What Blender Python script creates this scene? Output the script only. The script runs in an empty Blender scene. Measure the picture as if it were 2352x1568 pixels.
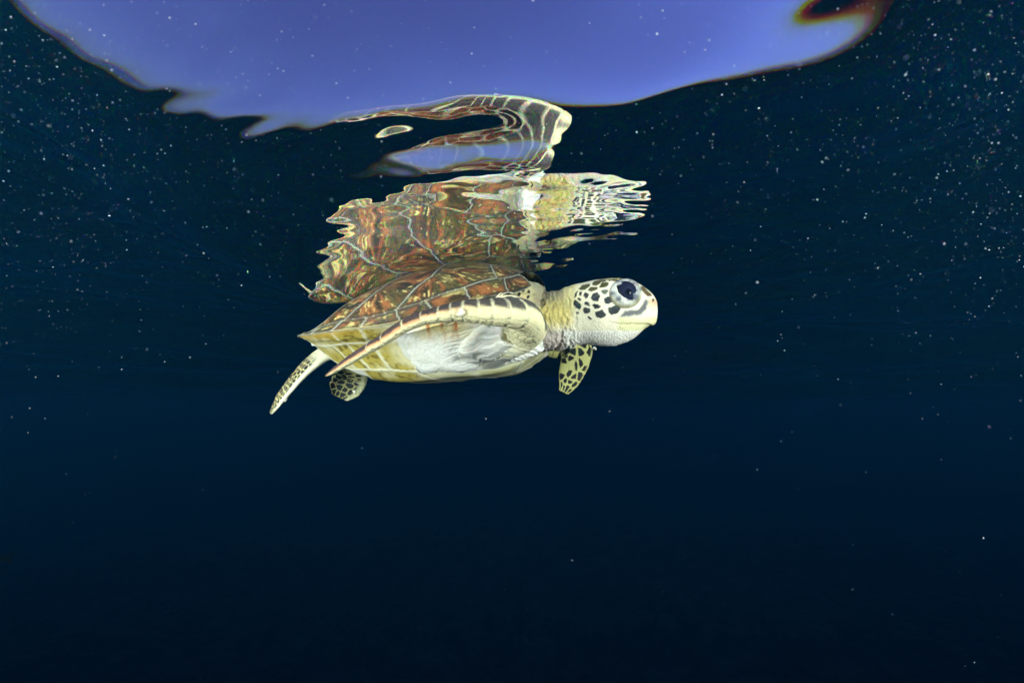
import bpy, math, random
import numpy as np
from mathutils import Vector, Matrix
from mathutils.kdtree import KDTree

# ------------------------------------------------------------------ camera, sky, light
scene = bpy.context.scene
COL = scene.collection
PITCH = math.radians(10.5)
FPX = 896.0                       # focal length for a 2352 px wide frame

cam_data = bpy.data.cameras.new('camera')
cam = bpy.data.objects.new('camera', cam_data)
COL.objects.link(cam)
cam_data.sensor_width = 36.0
cam_data.lens = 36.0 * FPX / 2352.0
cam_data.clip_start = 0.01
cam_data.clip_end = 2000.0
cam.location = (0, 0, 0)
cam.rotation_euler = (math.pi / 2 + PITCH, 0, 0)
cam_data.dof.use_dof = True
cam_data.dof.focus_distance = 0.58
cam_data.dof.aperture_fstop = 9.0
scene.camera = cam

SUN_EL, SUN_AZ = math.radians(7.0), math.radians(215.0)
world = bpy.data.worlds.new('World')
scene.world = world
world.use_nodes = True
wn = world.node_tree
wn.nodes.clear()
w_out = wn.nodes.new('ShaderNodeOutputWorld')
w_bg = wn.nodes.new('ShaderNodeBackground')
w_sky = wn.nodes.new('ShaderNodeTexSky')
w_sky.sky_type = 'NISHITA'
w_sky.sun_disc = False
w_sky.sun_elevation = SUN_EL
w_sky.sun_rotation = SUN_AZ
w_sky.ozone_density = 3.0
w_tint = wn.nodes.new('ShaderNodeMixRGB')
w_tint.blend_type = 'MULTIPLY'
w_tint.inputs[0].default_value = 1.0
w_tint.inputs[2].default_value = (1.48, 0.88, 1.62, 1)
wn.links.new(w_sky.outputs[0], w_tint.inputs[1])
wn.links.new(w_tint.outputs[0], w_bg.inputs[0])
w_bg.inputs[1].default_value = 0.15
wn.links.new(w_bg.outputs[0], w_out.inputs[0])

sun_data = bpy.data.lights.new('sun', 'SUN')
sun_data.energy = 2.0
sun_data.angle = math.radians(0.5)
sun_data.color = (1.0, 0.9, 0.78)
sun = bpy.data.objects.new('sun', sun_data)
COL.objects.link(sun)
sd = Vector((math.cos(SUN_EL) * math.sin(SUN_AZ), math.cos(SUN_EL) * math.cos(SUN_AZ), math.sin(SUN_EL)))
sun.rotation_euler = sd.to_track_quat('Z', 'Y').to_euler()

# The photograph is lit by the diver's two flash lamps, one on each side of the camera housing:
# they light the turtle and the drifting particles and leave the far water dark.
def strobe(loc, target, energy, cone):
    d = bpy.data.lights.new('strobe_lamp', 'SPOT')
    d.energy = energy
    d.color = (1.0, 0.97, 0.92)
    d.spot_size = math.radians(cone)
    d.spot_blend = 0.6
    d.shadow_soft_size = 0.11
    o = bpy.data.objects.new('strobe_lamp', d)
    COL.objects.link(o)
    o.location = loc
    o.rotation_euler = (Vector(loc) - Vector(target)).to_track_quat('Z', 'Y').to_euler()
    return o
strobe((-0.60, -0.02, 0.00), (-0.34, 0.62, 0.34), 42.0, 118)
strobe((0.60, -0.02, 0.04), (0.30, 0.62, 0.32), 37.0, 118)

scene.view_settings.view_transform = 'Standard'
scene.view_settings.look = 'None'
scene.view_settings.exposure = 0.0
scene.view_settings.gamma = 1.0
scene.view_settings.use_curve_mapping = False
scene.render.engine = 'CYCLES'
cy = scene.cycles
cy.use_denoising = True
cy.max_bounces = 10
cy.volume_bounces = 1
cy.transmission_bounces = 8
cy.glossy_bounces = 6
cy.diffuse_bounces = 2
cy.sample_clamp_indirect = 12.0
cy.blur_glossy = 0.3

# ------------------------------------------------------------------ helpers
def lin(r, g, b):
    f = lambda c: (c / 255 / 12.92) if c / 255 <= 0.04045 else ((c / 255 + 0.055) / 1.055) ** 2.4
    return np.array([f(r), f(g), f(b)])

def mesh_obj(name, verts, faces, mat=None, parent=None, col=None, smooth=True):
    me = bpy.data.meshes.new(name)
    verts = np.asarray(verts, np.float32)
    faces = np.asarray(faces, np.int32)
    k = faces.shape[1]
    me.vertices.add(len(verts))
    me.vertices.foreach_set('co', verts.ravel())
    me.loops.add(faces.size)
    me.loops.foreach_set('vertex_index', faces.ravel())
    me.polygons.add(len(faces))
    me.polygons.foreach_set('loop_start', np.arange(0, faces.size, k, dtype=np.int32))
    if smooth:
        me.polygons.foreach_set('use_smooth', np.ones(len(faces), bool))
    me.update(calc_edges=True)
    me.validate()
    if col is not None:
        set_col(me, col)
    if mat is not None:
        me.materials.append(mat)
    o = bpy.data.objects.new(name, me)
    COL.objects.link(o)
    if parent is not None:
        o.parent = parent
    return o

def set_col(me, col, name='Col'):
    a = me.attributes.new(name, 'FLOAT_COLOR', 'POINT')
    c = np.ones((len(col), 4), np.float32)
    c[:, :3] = col
    a.data.foreach_set('color', c.ravel())

def tag(o, label=None, cat=None, kind=None):
    if label:
        o['label'] = label
    if cat:
        o['category'] = cat
    if kind:
        o['kind'] = kind
    return o

def smoothstep(a, b, x):
    t = np.clip((x - a) / (b - a), 0, 1)
    return t * t * (3 - 2 * t)

def spline(x, xs, ys):
    """smooth cubic through the knots; ys may be (n,) or (n,k)"""
    xs = np.asarray(xs, float); ys = np.asarray(ys, float); x = np.asarray(x, float)
    one = ys.ndim == 1
    if one:
        ys = ys[:, None]
    dx = np.diff(xs)[:, None]
    d = np.diff(ys, axis=0) / dx
    m = np.zeros_like(ys); m[0] = d[0]; m[-1] = d[-1]
    m[1:-1] = (d[:-1] * dx[1:] + d[1:] * dx[:-1]) / (dx[1:] + dx[:-1])
    i = np.clip(np.searchsorted(xs, x) - 1, 0, len(xs) - 2)
    h = (xs[i + 1] - xs[i])[:, None]
    t = (x - xs[i])[:, None] / h
    r = (2*t**3 - 3*t**2 + 1) * ys[i] + (t**3 - 2*t**2 + t) * h * m[i] + (-2*t**3 + 3*t**2) * ys[i+1] + (t**3 - t**2) * h * m[i+1]
    return r[:, 0] if one else r

def hash3(ix, iy, iz, seed=0):
    n = (ix.astype(np.int64) * 374761393 + iy.astype(np.int64) * 668265263 + iz.astype(np.int64) * 2147483647 + seed * 974634777) & 0x7fffffff
    n = ((n ^ (n >> 13)) * 1274126177) & 0x7fffffff
    n = ((n ^ (n >> 15)) * 1911520717) & 0x7fffffff
    return ((n ^ (n >> 16)) & 0xffff) / 65535.0

def noise3(P, seed=0):
    P = np.asarray(P, float)
    i = np.floor(P).astype(np.int64); f = P - i
    f = f * f * (3 - 2 * f)
    r = 0
    for dx in (0, 1):
        for dy in (0, 1):
            for dz in (0, 1):
                w = (f[:, 0] if dx else 1 - f[:, 0]) * (f[:, 1] if dy else 1 - f[:, 1]) * (f[:, 2] if dz else 1 - f[:, 2])
                r = r + w * hash3(i[:, 0] + dx, i[:, 1] + dy, i[:, 2] + dz, seed)
    return r

def fbm(P, octs=3, seed=0):
    r = 0; a = 1; t = 0
    P = np.asarray(P, float)
    for k in range(octs):
        r = r + a * noise3(P * 2.0 ** k + 17.3 * k, seed + k)
        t += a; a *= 0.5
    return r / t

def voronoi2(x, y, seed=0, jitter=0.75):
    """returns F1, F2, cell random value for points on a jittered unit grid"""
    ix = np.floor(x).astype(np.int64); iy = np.floor(y).astype(np.int64)
    d = []; ids = []
    for dx in (-1, 0, 1):
        for dy in (-1, 0, 1):
            cx, cy_ = ix + dx, iy + dy
            z = np.zeros_like(cx)
            jx = cx + 0.5 + jitter * (hash3(cx, cy_, z, seed) - 0.5)
            jy = cy_ + 0.5 + jitter * (hash3(cx, cy_, z, seed + 7) - 0.5)
            d.append(np.hypot(x - jx, y - jy)); ids.append(hash3(cx, cy_, z, seed + 13))
    d = np.array(d); ids = np.array(ids)
    o = np.argsort(d, axis=0)
    k = np.arange(d.shape[1])
    return d[o[0], k], d[o[1], k], ids[o[0], k]

def mixc(c, new, m):
    m = np.clip(m, 0, 1)[:, None]
    return c * (1 - m) + np.asarray(new) * m

CA, SA = math.cos(PITCH), math.sin(PITCH)
RX = np.array([1.0, 0, 0]); FW = np.array([0, CA, SA]); UP = np.array([0, -SA, CA])
def at(X, Y, d):
    """a point in the place from a sighting at (X, Y) and its distance d in front of the lens"""
    return d * ((X - 1176) / FPX * RX + FW + (784 - Y) / FPX * UP)
def sight(P):
    d = P @ FW
    return 1176 + FPX * (P @ RX) / d, 784 - FPX * (P @ UP) / d

def new_mat(name):
    m = bpy.data.materials.new(name)
    m.use_nodes = True
    m.node_tree.nodes.clear()
    return m, m.node_tree.nodes, m.node_tree.links

# ------------------------------------------------------------------ the water
SURF = 0.2275                      # the surface is this far above the lens
MODES = np.array([[float(v) for v in m.split(',')] for m in (
"0.04139,0.8959,1.073,3.038;-0.03761,0.3476,0.137,5.917;-0.03494,0.1463,1.442,5.080;-0.03093,0.2455,2.804,2.139;-0.0288,0.09549,1.432,5.266;-0.02851,0.4437,0.273,3.995;-0.02635,0.3835,0.307,3.670;0.02454,0.152,0.818,0.633;0.02425,0.5203,0.733,2.879;0.02408,0.3224,1.875,5.099;-0.02314,0.3074,2.297,1.023;0.02304,0.3922,1.884,0.429;0.02294,0.5374,2.350,4.654;-0.02289,0.1997,1.012,3.248;0.02277,0.8597,0.115,6.014;-0.02234,0.2792,2.809,2.550;-0.02217,0.7563,0.713,0.362;-0.022,0.305,3.060,1.365;-0.02157,0.2188,0.780,0.984;0.02112,0.1319,1.019,4.898;0.02085,0.2362,2.384,0.820;-0.01952,0.1963,1.135,0.895;0.01942,0.127,1.625,6.174;-0.01919,0.3016,0.008,1.558;0.01913,0.3526,2.379,0.568;0.01913,0.1084,1.781,0.570;0.01898,0.7456,0.811,3.244;0.01897,0.8091,0.329,4.170;0.01859,0.07635,1.357,4.806;0.01826,0.06551,1.373,6.225;-0.01825,0.4897,0.011,0.252;0.01824,0.7634,0.774,3.462;-0.0176,0.08135,1.169,4.750;-0.01752,0.06146,1.598,5.374;-0.01694,0.3858,1.852,4.506;-0.01685,0.3443,2.886,0.764;-0.01684,0.2119,1.510,0.231;0.01668,0.5426,2.706,0.172;0.01651,0.7639,0.574,3.149;-0.01643,0.3244,2.312,2.103;-0.01636,0.0819,0.614,4.957;-0.01632,0.09819,1.363,4.176;-0.01601,0.8311,0.758,5.259;0.0158,0.2123,1.262,3.249;-0.01574,0.07477,0.304,5.316;-0.0157,0.3545,1.213,4.011;0.01568,0.3113,2.958,4.192;-0.01564,0.464,2.868,2.269;0.01531,0.4983,0.011,1.920;-0.0153,0.1979,2.383,2.464;0.01515,0.3715,1.590,1.786;-0.015,0.05986,0.731,3.689;0.01494,0.7237,1.371,1.234;-0.01476,0.1661,1.639,4.718;0.01399,0.2053,2.229,4.291;-0.01394,0.5557,0.749,4.307;-0.01386,0.3023,2.878,5.287;0.0138,0.3844,1.632,1.896;-0.01373,0.2192,2.911,2.154;-0.01341,0.7811,1.622,4.457;-0.01326,0.1129,1.184,3.852;0.01294,0.4173,1.816,0.970;-0.01281,0.4824,2.692,3.204;-0.01272,0.1456,1.197,0.965;-0.01267,0.2123,2.998,4.910;0.01266,0.6943,0.778,3.724;-0.01251,0.3839,1.993,2.105;-0.01251,0.3126,2.324,1.716;-0.01241,0.09585,1.574,6.255;0.01237,0.1484,2.564,2.078;-0.0123,0.1139,2.094,0.229;0.01186,0.139,1.993,2.263;-0.01175,0.8246,0.992,3.794;0.01171,0.7348,0.222,0.784;0.01154,0.7548,2.305,0.059;0.01152,0.3424,1.049,2.369;-0.01148,0.489,2.819,1.994;0.01129,0.7041,1.761,0.498;-0.01119,0.2008,2.876,0.658;0.01105,0.8137,0.651,2.648;0.01104,0.07335,3.036,2.040;-0.01103,0.6485,2.505,3.893;-0.01094,0.1038,3.130,3.216;0.01093,0.111,1.381,4.711;0.01072,0.1163,0.278,3.595;0.01065,0.2906,0.010,5.089;0.01062,0.4638,2.124,3.246;-0.01058,0.2733,0.987,1.335;-0.01042,0.06277,2.443,2.943;0.01024,0.644,2.293,4.252;0.01015,0.1483,2.202,3.876;0.01007,0.8076,1.675,6.213;-0.009984,0.1461,0.081,4.827;0.009909,0.1367,2.994,2.826;-0.009752,0.1498,0.456,1.791;-0.009622,0.06918,0.539,4.144;-0.009597,0.2409,1.310,2.904;-0.009508,0.1164,2.029,4.464;-0.009385,0.237,1.430,2.264;0.009367,0.3087,0.891,0.072;-0.009284,0.07145,0.819,1.050;-0.009033,0.1558,1.970,0.067;0.008993,0.05291,0.142,2.992;-0.00886,0.05295,0.450,4.551;0.008856,0.2071,1.025,5.872;-0.008833,0.7331,2.151,3.518;0.008666,0.2132,2.314,4.238;0.008617,0.8403,1.041,0.490;0.008594,0.3767,0.841,0.076;-0.008547,0.4238,2.484,0.560;-0.008537,0.1032,1.565,5.918;-0.008313,0.2292,1.125,4.328;0.00816,0.5809,0.079,1.250;0.008085,0.2117,1.697,2.460;0.007909,0.06391,1.968,2.163;-0.007812,0.7347,2.637,2.610;-0.00781,0.6677,1.962,2.464;-0.007802,0.1566,0.648,3.806;0.007787,0.1423,1.024,5.792;0.007663,0.7576,2.122,0.229;0.007626,0.06788,2.712,2.934;-0.007369,0.4677,0.039,4.552;-0.007146,0.7925,2.797,4.633;-0.007038,0.7094,3.075,3.678;-0.006963,0.05571,1.243,6.111;-0.006883,0.4397,2.517,1.419;-0.006842,0.1497,2.715,0.519;0.006669,0.2261,2.823,3.055;-0.00651,0.5353,3.003,4.100;0.006486,0.203,1.752,1.020;-0.006415,0.1553,0.230,5.668;0.006389,0.8835,2.822,2.731;-0.006327,0.5127,2.809,4.368;-0.006204,0.4824,0.784,4.276;0.006199,0.4873,2.916,1.867;-0.006194,0.5077,0.535,5.779;-0.006175,0.6462,2.122,2.439;0.006118,0.2689,2.771,4.179;-0.006051,0.2045,0.014,1.364;-0.006002,0.0606,2.339,2.752;-0.005906,0.08771,2.568,2.753;-0.005879,0.09779,1.574,5.380;0.005725,0.5582,0.408,4.011;0.005566,0.1341,3.124,2.880;0.005512,0.1165,2.834,1.155;-0.005466,0.3049,0.530,2.277;-0.005411,0.2187,0.629,3.398;-0.005392,0.1937,2.831,0.755;-0.005339,0.8682,0.190,0.901;0.005337,0.07352,2.412,1.961;0.005195,0.08679,0.783,0.529;0.005092,0.3099,0.974,3.376;-0.005087,0.6297,1.352,3.372;0.005041,0.07369,0.501,2.164;0.00501,0.2144,2.496,1.883;0.005006,0.5153,1.481,4.865;-0.004854,0.7416,2.557,2.449;-0.004656,0.3701,2.637,4.972;0.004559,0.6711,1.883,5.239;0.004548,0.3707,0.874,0.557;-0.004518,0.3782,2.681,6.111;0.004424,0.4845,0.187,0.931;-0.004408,0.6881,1.366,4.444;-0.004384,0.7629,0.750,4.886;0.004383,0.06451,0.898,2.519;-0.00435,0.6545,2.907,3.486;0.004333,0.06931,1.787,0.860;-0.004176,0.09361,1.942,1.235;-0.00404,0.2083,2.913,0.803;-0.00402,0.1143,2.871,3.030;0.003998,0.3124,0.511,4.433;0.003951,0.8227,1.418,5.623;0.003883,0.5632,1.664,3.907;0.003872,0.06316,0.109,3.952;0.00376,0.1514,2.130,4.904;0.003592,0.151,2.906,2.375;0.003529,0.4464,1.129,4.212;-0.003511,0.1005,2.873,4.739;-0.003464,0.2158,0.448,0.092;-0.003325,0.09552,2.123,5.353;-0.00322,0.4238,2.576,5.095;0.003061,0.6681,2.952,0.569;-0.003048,0.621,3.127,2.303;-0.003046,0.173,0.226,5.389;0.003044,0.7985,1.317,2.490;0.002987,0.2584,0.433,0.679;0.002781,0.235,1.886,5.524;-0.002759,0.2976,1.037,2.489;0.002728,0.0512,2.186,3.998;-0.002721,0.4321,0.783,2.265;-0.002692,0.1216,3.095,2.691;0.002486,0.05645,2.722,3.326;0.002454,0.6263,2.906,0.756;-0.002443,0.4378,2.848,4.425;-0.002376,0.553,1.561,3.444;0.002266,0.06821,1.374,0.175;-0.002218,0.1053,2.572,1.114;-0.002122,0.1552,0.138,4.314;-0.002013,0.4345,1.468,3.798;0.001851,0.1287,1.831,4.654;-0.001814,0.6803,1.641,5.077;0.001772,0.6189,1.423,5.639;0.001665,0.319,3.003,0.304;0.001555,0.7248,2.489,5.152;0.00155,0.8254,1.836,2.945;-0.001536,0.1048,0.336,6.024;0.001488,0.1458,2.300,2.999;-0.001481,0.1375,0.445,0.369;0.001473,0.08485,0.474,6.023;-0.001465,0.5235,1.580,0.027;-0.001404,0.7051,0.976,3.469;-0.001398,0.2108,2.332,0.691;0.001373,0.2314,1.846,3.596;0.001308,0.09547,2.812,1.188;-0.001293,0.3833,2.261,1.917;0.001205,0.1431,2.168,0.465;-0.001186,0.2743,0.517,2.148;0.001179,0.1661,2.052,1.245;0.001093,0.08356,2.288,1.246;-0.001007,0.06005,2.471,5.548;-0.0009291,0.1889,0.162,4.767;0.0008442,0.6784,2.019,1.349;-0.0008239,0.4649,1.142,3.965;0.0007686,0.09934,2.174,1.039;0.0006858,0.1261,2.022,4.348;-0.0006694,0.2282,0.182,4.938;0.0006532,0.3366,0.622,2.914;0.0006381,0.1235,2.194,6.036;-0.0006159,0.2812,1.914,0.703;0.0005745,0.1184,2.394,5.111;-0.0004458,0.2893,0.508,3.862;-0.0003844,0.06155,0.295,1.388;0.0003462,0.566,3.018,0.411;-0.0003008,0.5369,1.438,5.899;-0.0002914,0.0948,2.844,1.390;-0.0002148,0.1986,1.711,4.529;-0.0002062,0.1735,1.472,1.220;0.0001743,0.126,2.362,3.140;0.0001707,0.0828,0.788,5.828;-3.517e-05,0.06386,2.048,0.723").split(';')])

def wave_height(x, y):
    """chop over the camera (first set) plus short wind ripples; short waves die out where the mesh gets coarse"""
    r = np.hypot(x, y - 0.2)
    h = np.zeros_like(x)
    calm = 1 - 0.78 * smoothstep(0.62, 1.0, np.hypot(x + 0.05, y - 0.40))
    out = np.maximum(np.maximum(-0.55 - x, x - 0.45), np.maximum(0.06 - y, y - 0.80))
    grain = 0.0030 + 0.045 * np.maximum(out, 0)
    for a, lam, th, ph in MODES:
        k = 2 * math.pi / lam
        keep = 1 - smoothstep(0.16, 0.3, grain / lam)
        h += a / k * np.sin(k * (math.cos(th) * x + math.sin(th) * y) + ph) * keep * calm
    rng = np.random.default_rng(11)
    near = smoothstep(0.26, 0.46, r)
    for i in range(60):
        lam = math.exp(rng.uniform(math.log(0.028), math.log(0.11)))
        th = rng.normal(math.pi / 2, 0.75)
        ph = rng.uniform(0, 2 * math.pi)
        k = 2 * math.pi / lam
        keep = 1 - smoothstep(0.16, 0.3, grain / lam)
        a = 0.0100 * (lam / 0.06) ** 0.3
        h += a / k * np.sin(k * (math.cos(th) * x + math.sin(th) * y) + ph) * keep * (0.08 + 0.92 * near) * (1 + 1.1 * smoothstep(-0.02, 0.06, x) * smoothstep(0.40, 0.25, x) * smoothstep(0.62, 0.5, y)) * (1 - 0.35 * smoothstep(0.9, 1.6, r))
    # fine ripples where the animal stirs the surface, and a patch of them at the window's left rim
    P3 = np.stack([x * 5, y * 9, 0 * x], -1)
    patch = smoothstep(0.38, 0.62, fbm(P3, 2, 19))
    stir = np.exp(-((x + 0.05) / 0.32) ** 2 - ((y - 0.50) / 0.20) ** 2) * (0.35 + 0.65 * patch) * smoothstep(0.24, 0.38, np.hypot(x, y))
    head = np.exp(-((x - 0.13) / 0.09) ** 2 - ((y - 0.40) / 0.10) ** 2)
    rag = np.exp(-((x + 0.215) / 0.06) ** 2 - ((y - 0.245) / 0.05) ** 2)
    for i in range(56):
        lam = math.exp(rng.uniform(math.log(0.014), math.log(0.034)))
        th = rng.normal(math.pi / 2, 0.5); ph = rng.uniform(0, 2 * math.pi)
        k = 2 * math.pi / lam
        keep = 1 - smoothstep(0.16, 0.3, grain / lam)
        h += 0.0165 / k * np.sin(k * (math.cos(th) * x + math.sin(th) * y) + ph) * keep * (stir + 0.5 * head)
    for i in range(14):
        lam = math.exp(rng.uniform(math.log(0.017), math.log(0.034)))
        th = rng.normal(math.radians(62), 0.22); ph = rng.uniform(0, 2 * math.pi)
        k = 2 * math.pi / lam
        h += 0.060 / k * np.sin(k * (math.cos(th) * x + math.sin(th) * y) + ph) * rag
    # the shell's crest lifts the surface into a low hump
    da = (x + 0.135) * 0.979 - (y - 0.655) * 0.20
    db = (x + 0.135) * 0.20 + (y - 0.655) * 0.979
    h += 0.020 * np.exp(-(da / 0.22) ** 2 - (db / 0.085) ** 2)
    for i in range(40):
        lam = math.exp(rng.uniform(math.log(0.25), math.log(2.5)))
        th = rng.normal(math.pi / 2 + 0.15, 0.45)
        ph = rng.uniform(0, 2 * math.pi)
        k = 2 * math.pi / lam
        keep = 1 - smoothstep(0.16, 0.3, grain / lam)
        h += 0.030 / k * np.sin(k * (math.cos(th) * x + math.sin(th) * y) + ph) * keep * smoothstep(0.75, 1.4, r)
    return h

def axis(lo, hi, step, far=420.0, grow=1.045):
    core = list(np.arange(lo, hi + step / 2, step))
    a, d = core[-1], step
    while a < far: d *= grow; a += d; core.append(a)
    a, d = core[0], step
    while a > -far: d *= grow; a -= d; core.insert(0, a)
    return np.array(core)

def water_surface():
    gx = axis(-0.55, 0.45, 0.003); gy = axis(0.06, 0.80, 0.003)
    X, Y = np.meshgrid(gx, gy, indexing='ij')
    nx_, ny_ = X.shape
    x = X.ravel(); y = Y.ravel()
    z = SURF + wave_height(x, y)
    idx = np.arange(nx_ * ny_).reshape(nx_, ny_)
    f = np.stack([idx[:-1, :-1], idx[1:, :-1], idx[1:, 1:], idx[:-1, 1:]], -1).reshape(-1, 4)
    m, N, L = new_mat('water_surface')
    out = N.new('ShaderNodeOutputMaterial')
    prev = None                                   # sea water bends blue light a little more than red
    for ior, c in ((1.326, (1, 0, 0, 1)), (1.333, (0, 1, 0, 1)), (1.343, (0, 0, 1, 1))):
        g = N.new('ShaderNodeBsdfGlass')
        g.inputs['IOR'].default_value = ior
        g.inputs['Roughness'].default_value = 0.0
        g.inputs['Color'].default_value = c
        if prev is None:
            prev = g
        else:
            a = N.new('ShaderNodeAddShader')
            L.new(prev.outputs[0], a.inputs[0]); L.new(g.outputs[0], a.inputs[1])
            prev = a
    L.new(prev.outputs[0], out.inputs['Surface'])
    o = mesh_obj('water', np.stack([x, y, z], -1), f, m)
    tag(o, 'rippled underside of the sea surface with a bright window of sky', 'water', 'structure')
    return o
water_surface()

def seabed():
    n = 260
    u = np.linspace(-1, 1, n)
    g = 1.2 * np.sinh(6.0 * u)
    X, Y = np.meshgrid(g, g + 3.0, indexing='ij')
    x = X.ravel(); y = Y.ravel()
    P = np.stack([x, y, 0 * x], -1)
    r = np.hypot(x, y)
    fade = 1 / (1 + (r / 60) ** 2)
    z = -2.9 + (0.75 * (fbm(P * 0.55, 4, 3) - 0.5) + 0.30 * np.abs(fbm(P * 2.3, 3, 9) - 0.5) + 0.10 * (fbm(P * 9, 2, 5) - .5)) * fade
    idx = np.arange(n * n).reshape(n, n)
    f = np.stack([idx[:-1, :-1], idx[1:, :-1], idx[1:, 1:], idx[:-1, 1:]], -1).reshape(-1, 4)
    m, N, L = new_mat('seabed_rubble')
    out = N.new('ShaderNodeOutputMaterial')
    b = N.new('ShaderNodeBsdfPrincipled')
    b.inputs['Roughness'].default_value = 0.9
    tc = N.new('ShaderNodeTexCoord')
    no = N.new('ShaderNodeTexNoise'); no.inputs['Scale'].default_value = 3.5; no.inputs['Detail'].default_value = 8
    no.inputs['Roughness'].default_value = 0.7
    vo = N.new('ShaderNodeTexVoronoi'); vo.inputs['Scale'].default_value = 9
    cr = N.new('ShaderNodeValToRGB')
    cr.color_ramp.elements[0].position = 0.38; cr.color_ramp.elements[0].color = (0.006, 0.008, 0.005, 1)
    cr.color_ramp.elements[1].position = 0.68; cr.color_ramp.elements[1].color = (0.085, 0.09, 0.05, 1)
    L.new(tc.outputs['Object'], no.inputs['Vector']); L.new(tc.outputs['Object'], vo.inputs['Vector'])
    L.new(no.outputs['Fac'], cr.inputs['Fac'])
    L.new(cr.outputs[0], b.inputs['Base Color'])
    bp = N.new('ShaderNodeBump'); bp.inputs['Strength'].default_value = 0.8; bp.inputs['Distance'].default_value = 0.05
    L.new(vo.outputs['Distance'], bp.inputs['Height']); L.new(bp.outputs[0], b.inputs['Normal'])
    L.new(b.outputs[0], out.inputs['Surface'])
    o = mesh_obj('seabed', np.stack([x, y, z], -1), f, m)
    tag(o, 'dark rubble seabed fading into the deep blue water', 'seabed', 'structure')
seabed()

def haze():
    s, zb, zt = 290.0, -4.5, SURF + 0.35
    v = [(-s, -s, zb), (s, -s, zb), (s, s, zb), (-s, s, zb), (-s, -s, zt), (s, -s, zt), (s, s, zt), (-s, s, zt)]
    f = [(0, 3, 2, 1), (4, 5, 6, 7), (0, 1, 5, 4), (1, 2, 6, 5), (2, 3, 7, 6), (3, 0, 4, 7)]
    m, N, L = new_mat('sea_water_haze')
    out = N.new('ShaderNodeOutputMaterial')
    pv = N.new('ShaderNodeVolumePrincipled')
    pv.inputs['Color'].default_value = (0.0013, 0.0205, 0.037, 1)
    pv.inputs['Absorption Color'].default_value = (0.35, 0.62, 0.72, 1)
    pv.inputs['Density'].default_value = 0.60
    pv.inputs['Anisotropy'].default_value = 0.2
    L.new(pv.outputs[0], out.inputs['Volume'])
    o = mesh_obj('haze', v, f, m, smooth=False)
    tag(o, 'clear deep blue sea water all around the turtle', 'water', 'stuff')
haze()

def marine_snow():
    rng = np.random.default_rng(5)
    n = 50000
    d = 0.16 + 2.0 * rng.random(n) ** 1.4
    px = rng.uniform(-150, 2500, n)
    py = np.where(rng.random(n) < 0.90, -20 + np.abs(rng.normal(0, 400, n)), rng.uniform(500, 1560, n))
    P = np.stack([at(a, b, c) for a, b, c in zip(px, py, d)])
    big = rng.random(n) < 0.0022                       # a few drift right in front of the lens, out of focus
    d[big] = rng.uniform(0.07, 0.15, big.sum())
    P[big] = np.stack([at(a, b, c) for a, b, c in zip(px[big], py[big], d[big])])
    keep = (P[:, 2] < SURF - 0.012)
    # more of it to either side, as the flash lamps pick it out there
    side = np.abs(px - 1176) / 1176
    keep &= rng.random(n) < (0.12 + 0.88 * side ** 1.3)
    keep &= rng.random(n) > 0.75 * smoothstep(500, 950, py)
    keep &= ~((px > 600) & (px < 1520) & (py > 560) & (py < 960) & (d > 0.36))
    P = P[keep]; d = d[keep]
    k = len(P)
    rad = np.clip(np.exp(rng.normal(math.log(0.00019), 0.62, k)), 0.00010, 0.0011) * np.clip(d / 0.5, 0.5, 1.5)
    base = np.array([(1, 0, 0), (-1, 0, 0), (0, 1, 0), (0, -1, 0), (0, 0, 1), (0, 0, -1)], float)
    fb = np.array([(0, 2, 4), (2, 1, 4), (1, 3, 4), (3, 0, 4), (2, 0, 5), (1, 2, 5), (3, 1, 5), (0, 3, 5)])
    V = base[None] * rng.uniform(0.45, 1.5, (k, 6, 1)) + rng.normal(0, 0.15, (k, 6, 3))
    V = V * rad[:, None, None] + P[:, None]
    Fc = (fb[None] + 6 * np.arange(k)[:, None, None]).reshape(-1, 3)
    m, N, L = new_mat('marine_snow')
    out = N.new('ShaderNodeOutputMaterial')
    b = N.new('ShaderNodeBsdfPrincipled')
    b.inputs['Base Color'].default_value = (0.70, 0.80, 0.86, 1)
    b.inputs['Roughness'].default_value = 0.8
    L.new(b.outputs[0], out.inputs['Surface'])
    o = mesh_obj('marine_snow', V.reshape(-1, 3), Fc, m, smooth=False)
    tag(o, 'fine pale particles drifting through the water', 'particles', 'stuff')
marine_snow()

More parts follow.
